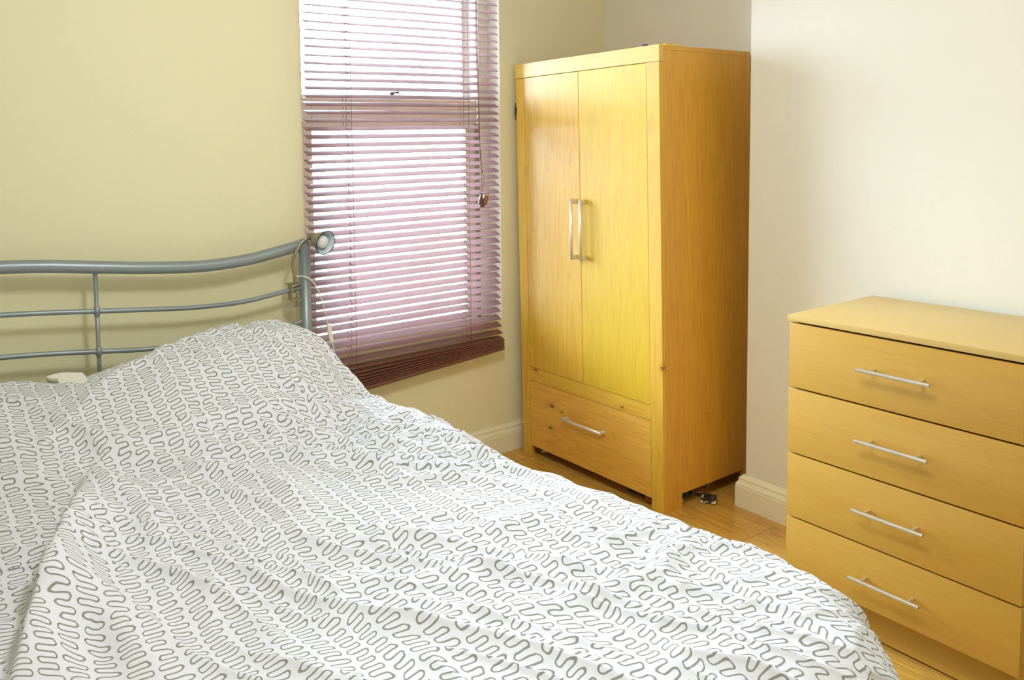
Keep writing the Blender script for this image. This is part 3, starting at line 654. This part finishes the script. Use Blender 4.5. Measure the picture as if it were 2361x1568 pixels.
b = bm_new(); box(b, .024, WD - .006, .02, WW - .02, .065, .08); box(b, .024, WD - .006, .02, WW - .02, .395, .41); wobj('bottom_shelf', b, M['pine_side'])
def bar_handle(parent, p0, p1, out, name='handle'):
    # D-section bar with flat square feet: p0, p1 ends of the bar at the door surface, standing `out` off it (towards -x)
    h = bm_new(); p0, p1 = Vector(p0), Vector(p1); d = (p1 - p0).normalized(); s = Vector((0, d.z, -d.y)); o_ = Vector((-1, 0, 0)); n = 14; rings = []
    for p in (p0, p1):
        ring = []
        for k in range(n):
            a_ = 2 * math.pi * k / n; ring.append(h.verts.new(p + o_ * (out - .006 + .0058 * math.cos(a_)) + s * .0068 * math.sin(a_)))
        rings.append(ring)
    for k in range(n): h.faces.new((rings[0][k], rings[0][(k + 1) % n], rings[1][(k + 1) % n], rings[1][k])).smooth = True
    h.faces.new(rings[0]); h.faces.new(rings[1])
    for e_, sg in ((p0, 1), (p1, -1)):
        q0 = e_ + d * sg * .0005; q1 = e_ + d * sg * .021; lo_ = Vector([min(a, c) for a, c in zip(q0, q1)]); hi_ = Vector([max(a, c) for a, c in zip(q0, q1)])
        sp = abs(s.y) * .0035, abs(s.z) * .0035
        box(h, lo_.x - out + .006, lo_.x, lo_.y - sp[0], hi_.y + sp[0], lo_.z - sp[1], hi_.z + sp[1], .0008)
    return wobj(name, h, M['alu'], parent)
doorL = None
for y0, y1, hy, mt_ in ((.0635, .4335, .4075, M['pine_v2']), (.4355, WW - ST + .0025, .4625, M['pine_v'])):
    b = bm_new(); box(b, .0005, .020, y0, y1, .4405, 1.8315, .0012); dr = wobj('door', b, mt_)
    bar_handle(dr, (.0005, hy, 1.000), (.0005, hy, 1.271), .036)
b = bm_new(); box(b, .0005, .021, ST + .0015, WW - ST + .0025, .050, .3725, .0012); dr = wobj('drawer', b, M['pine_drawer'])
bar_handle(dr, (.0005, .308, .253), (.0005, .553, .253), .036)
b = bm_new(); lathe(b, [(0, .013), (.010, .012), (.014, .008), (.016, 0), (0, 0)], (1.775, -.775, 1.8990), (0, 0, 1), 20)
auto(tag(obj('bottle_cap', b, M['purple'], at=(1.775, -.775, 1.8990)), 'small dark purple cap peeping over the front of the wardrobe top', 'cap'))
b = bm_new(); box(b, 1.79, 1.87, -.865, -.79, 1.8990, 1.906, .002); tag(obj('card_box', b, M['yellow'], at=(1.83, -.83, 1.899)), 'flat yellow card box lying on the wardrobe top', 'box')
b = bm_new(); tube(b, spline([(1.760, -.004, 1.722), (1.743, -.020, 1.708), (1.733, -.030, 1.694), (1.731, -.032, 1.682), (1.733, -.030, 1.668), (1.744, -.020, 1.652), (1.760, -.004, 1.636)], 5), lambda t: .004 + .0016 * abs(math.sin(t * 9)), 10)
box(b, 1.728, 1.736, -.036, -.026, 1.668, 1.694, .002)
tag(obj('wall_hook', b, M['black'], at=(1.745, -.01, 1.68)), 'black curved metal hook on the cream wall, half behind the wardrobe', 'hook')
# ---------------------------------------------------------------- chest of drawers
YL, YR = -1.551, -2.178
ch = thing('chest_of_drawers', 'beech-coloured chest of four drawers with steel bar handles against the right wall', 'chest of drawers', (1.54, YL, 0))
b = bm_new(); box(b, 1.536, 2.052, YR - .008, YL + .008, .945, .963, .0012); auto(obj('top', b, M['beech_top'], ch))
for y0, y1 in ((YL, YL - .016), (YR + .016, YR)): b = bm_new(); box(b, 1.5575, 2.05, y0, y1, .0, .945, .0008); obj('side_panel', b, M['beech'], ch)
b = bm_new(); box(b, 1.597, 1.612, YL - .016, YR + .016, .006, .14); obj('plinth', b, M['beech'], ch)
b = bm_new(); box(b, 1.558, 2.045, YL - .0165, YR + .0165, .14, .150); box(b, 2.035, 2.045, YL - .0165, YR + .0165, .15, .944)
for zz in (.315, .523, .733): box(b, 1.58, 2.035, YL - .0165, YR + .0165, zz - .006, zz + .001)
obj('carcass', b, M['gap_shade'], ch)
random.seed(2)
for (z0, z1), (s0, s1) in zip(((.7345, .9385), (.5235, .7290), (.3145, .5180), (.1235, .3095)), ((0, 0), (.002, 0), (.0015, .003), (.0035, .0055))):
    b = bm_new(); box(b, 1.540 - (0 if z0 > .6 else .001), 1.5565, YL + .002 - s0 * 0 + (0), YR - .0, z0, z1, .0012); dr = auto(obj('drawer', b, M['beech'], ch))
    hz = {.7345: .844, .5235: .632, .3145: .422, .1235: .2145}[z0]; yo = {.7345: 0, .5235: .001, .3145: .005, .1235: .009}[z0]
    b = bm_new(); tube(b, [(1.503, -1.774 + yo, hz), (1.503, -1.968 + yo * 1.3, hz)], .0058, 20)
    for yy in (-1.807, -1.936): tube(b, [(1.503, yy + yo, hz), (1.541, yy + yo, hz)], .0045, 16)
    auto(obj('handle', b, M['steel'], dr), 50)
# ---------------------------------------------------------------- litter under and beside the wardrobe
def crumple(name, x, y, sx, sy, sz, m, seed, label, cat, group=None, z=0.001, rot=0.0, thin=.0015, cells=9, mats=None):
    random.seed(seed); f = bm_new(); V = {}
    for i in range(cells + 1):
        for j in range(cells + 1):
            u, v = i / cells - .5, j / cells - .5; k = 1 - .35 * random.random() * (1 if (i in (0, cells) or j in (0, cells)) else 0)
            zz = abs(noise.noise(Vector((u * 2.3 + seed, v * 2.5, seed * .7)))) * 1.9 * sz + .12 * sz * random.random()
            px, py = u * sx * k, v * sy * k; V[i, j] = f.verts.new((px * math.cos(rot) - py * math.sin(rot), px * math.sin(rot) + py * math.cos(rot), zz + .0015))
    for i in range(cells):
        for j in range(cells):
            fc = f.faces.new((V[i, j], V[i + 1, j], V[i + 1, j + 1], V[i, j + 1])); fc.material_index = 1 if (mats and (i == 0 or j == cells - 1 or (i < 3 and j < 2))) else 0
    o = obj(name, f, mats or m, local=True); o.location = (x, y, z); md = o.modifiers.new('thick', 'SOLIDIFY'); md.thickness = thin
    return tag(o, label, cat, group)
crumple('torn_wrapper', 2.005, -.925, .10, .07, .016, None, 4, 'torn dark brown wrapper with white edges lying beside the wardrobe foot', 'wrapper', mats=[M['foil'], M['foil_white']], rot=.5)
crumple('clear_wrapper', 2.12, -.835, .055, .04, .022, M['clear'], 5, 'crumpled clear wrapper under the rear end of the wardrobe side', 'wrapper', rot=.2)
crumple('olive_wrapper', 1.955, -.845, .11, .05, .028, M['green'], 7, 'olive green crinkled wrapper half under the wardrobe side', 'wrapper', rot=.1)
crumple('paper_scrap', 1.895, -.870, .018, .018, .014, M['foil_white'], 9, 'tiny crumpled white paper scrap just behind the wardrobe front leg', 'paper scrap')
crumple('orange_wrapper', 1.790, -.800, .035, .050, .028, M['orangebrown'], 11, 'orange-brown torn wrapper under the drawer beside the front leg', 'wrapper', rot=.4)
crumple('orange_wrapper', 1.765, -.842, .022, .030, .018, M['orangebrown'], 12, 'small orange-brown shred touching the wardrobe front leg', 'wrapper', rot=1.2)
crumple('black_sock', 1.815, -.725, .05, .11, .035, M['black'], 14, 'black crumpled cloth lying in the dark under the wardrobe drawer', 'sock', rot=.1)
crumple('dust_ball', 1.800, -.140, .030, .030, .022, M['cotton'], 16, 'pale dust ball under the wardrobe behind its left leg', 'dust ball')
tk = thing('ticket', 'striped paper ticket leaning out from under the wardrobe side panel', 'ticket', (2.015, -.862, .002))
b = bm_new(); box(b, -.014, .014, -.030, .030, 0, .0015); b.transform(Matrix.Rotation(.15, 4, 'Z') @ Matrix.Rotation(-.25, 4, 'X') @ Matrix.Translation((0, 0, .006))); obj('card', b, M['black'], tk, local=True)
b = bm_new()
for k in range(4): box(b, -.011 + k * .006, -.011 + k * .006 + .004, -.026, .026, .0016, .0022)
b.transform(Matrix.Rotation(.15, 4, 'Z') @ Matrix.Rotation(-.25, 4, 'X') @ Matrix.Translation((0, 0, .006))); obj('stripes', b, M['foil_white'], tk, local=True)
# ceiling lamp (above and behind the view): the light itself is set at the top of the script
cl = thing('ceiling_lamp', 'round white flush ceiling lamp on the ceiling above the bed', 'lamp', (.15, -1.90, CZ))
b = bm_new(); lathe(b, [(0, 0), (.10, 0), (.10, -.012), (.09, -.03), (.04, -.045), (0, -.05)], (.15, -1.90, CZ - .001), (0, 0, 1), 40); obj('lamp_shade', b, M['bulb'], cl)
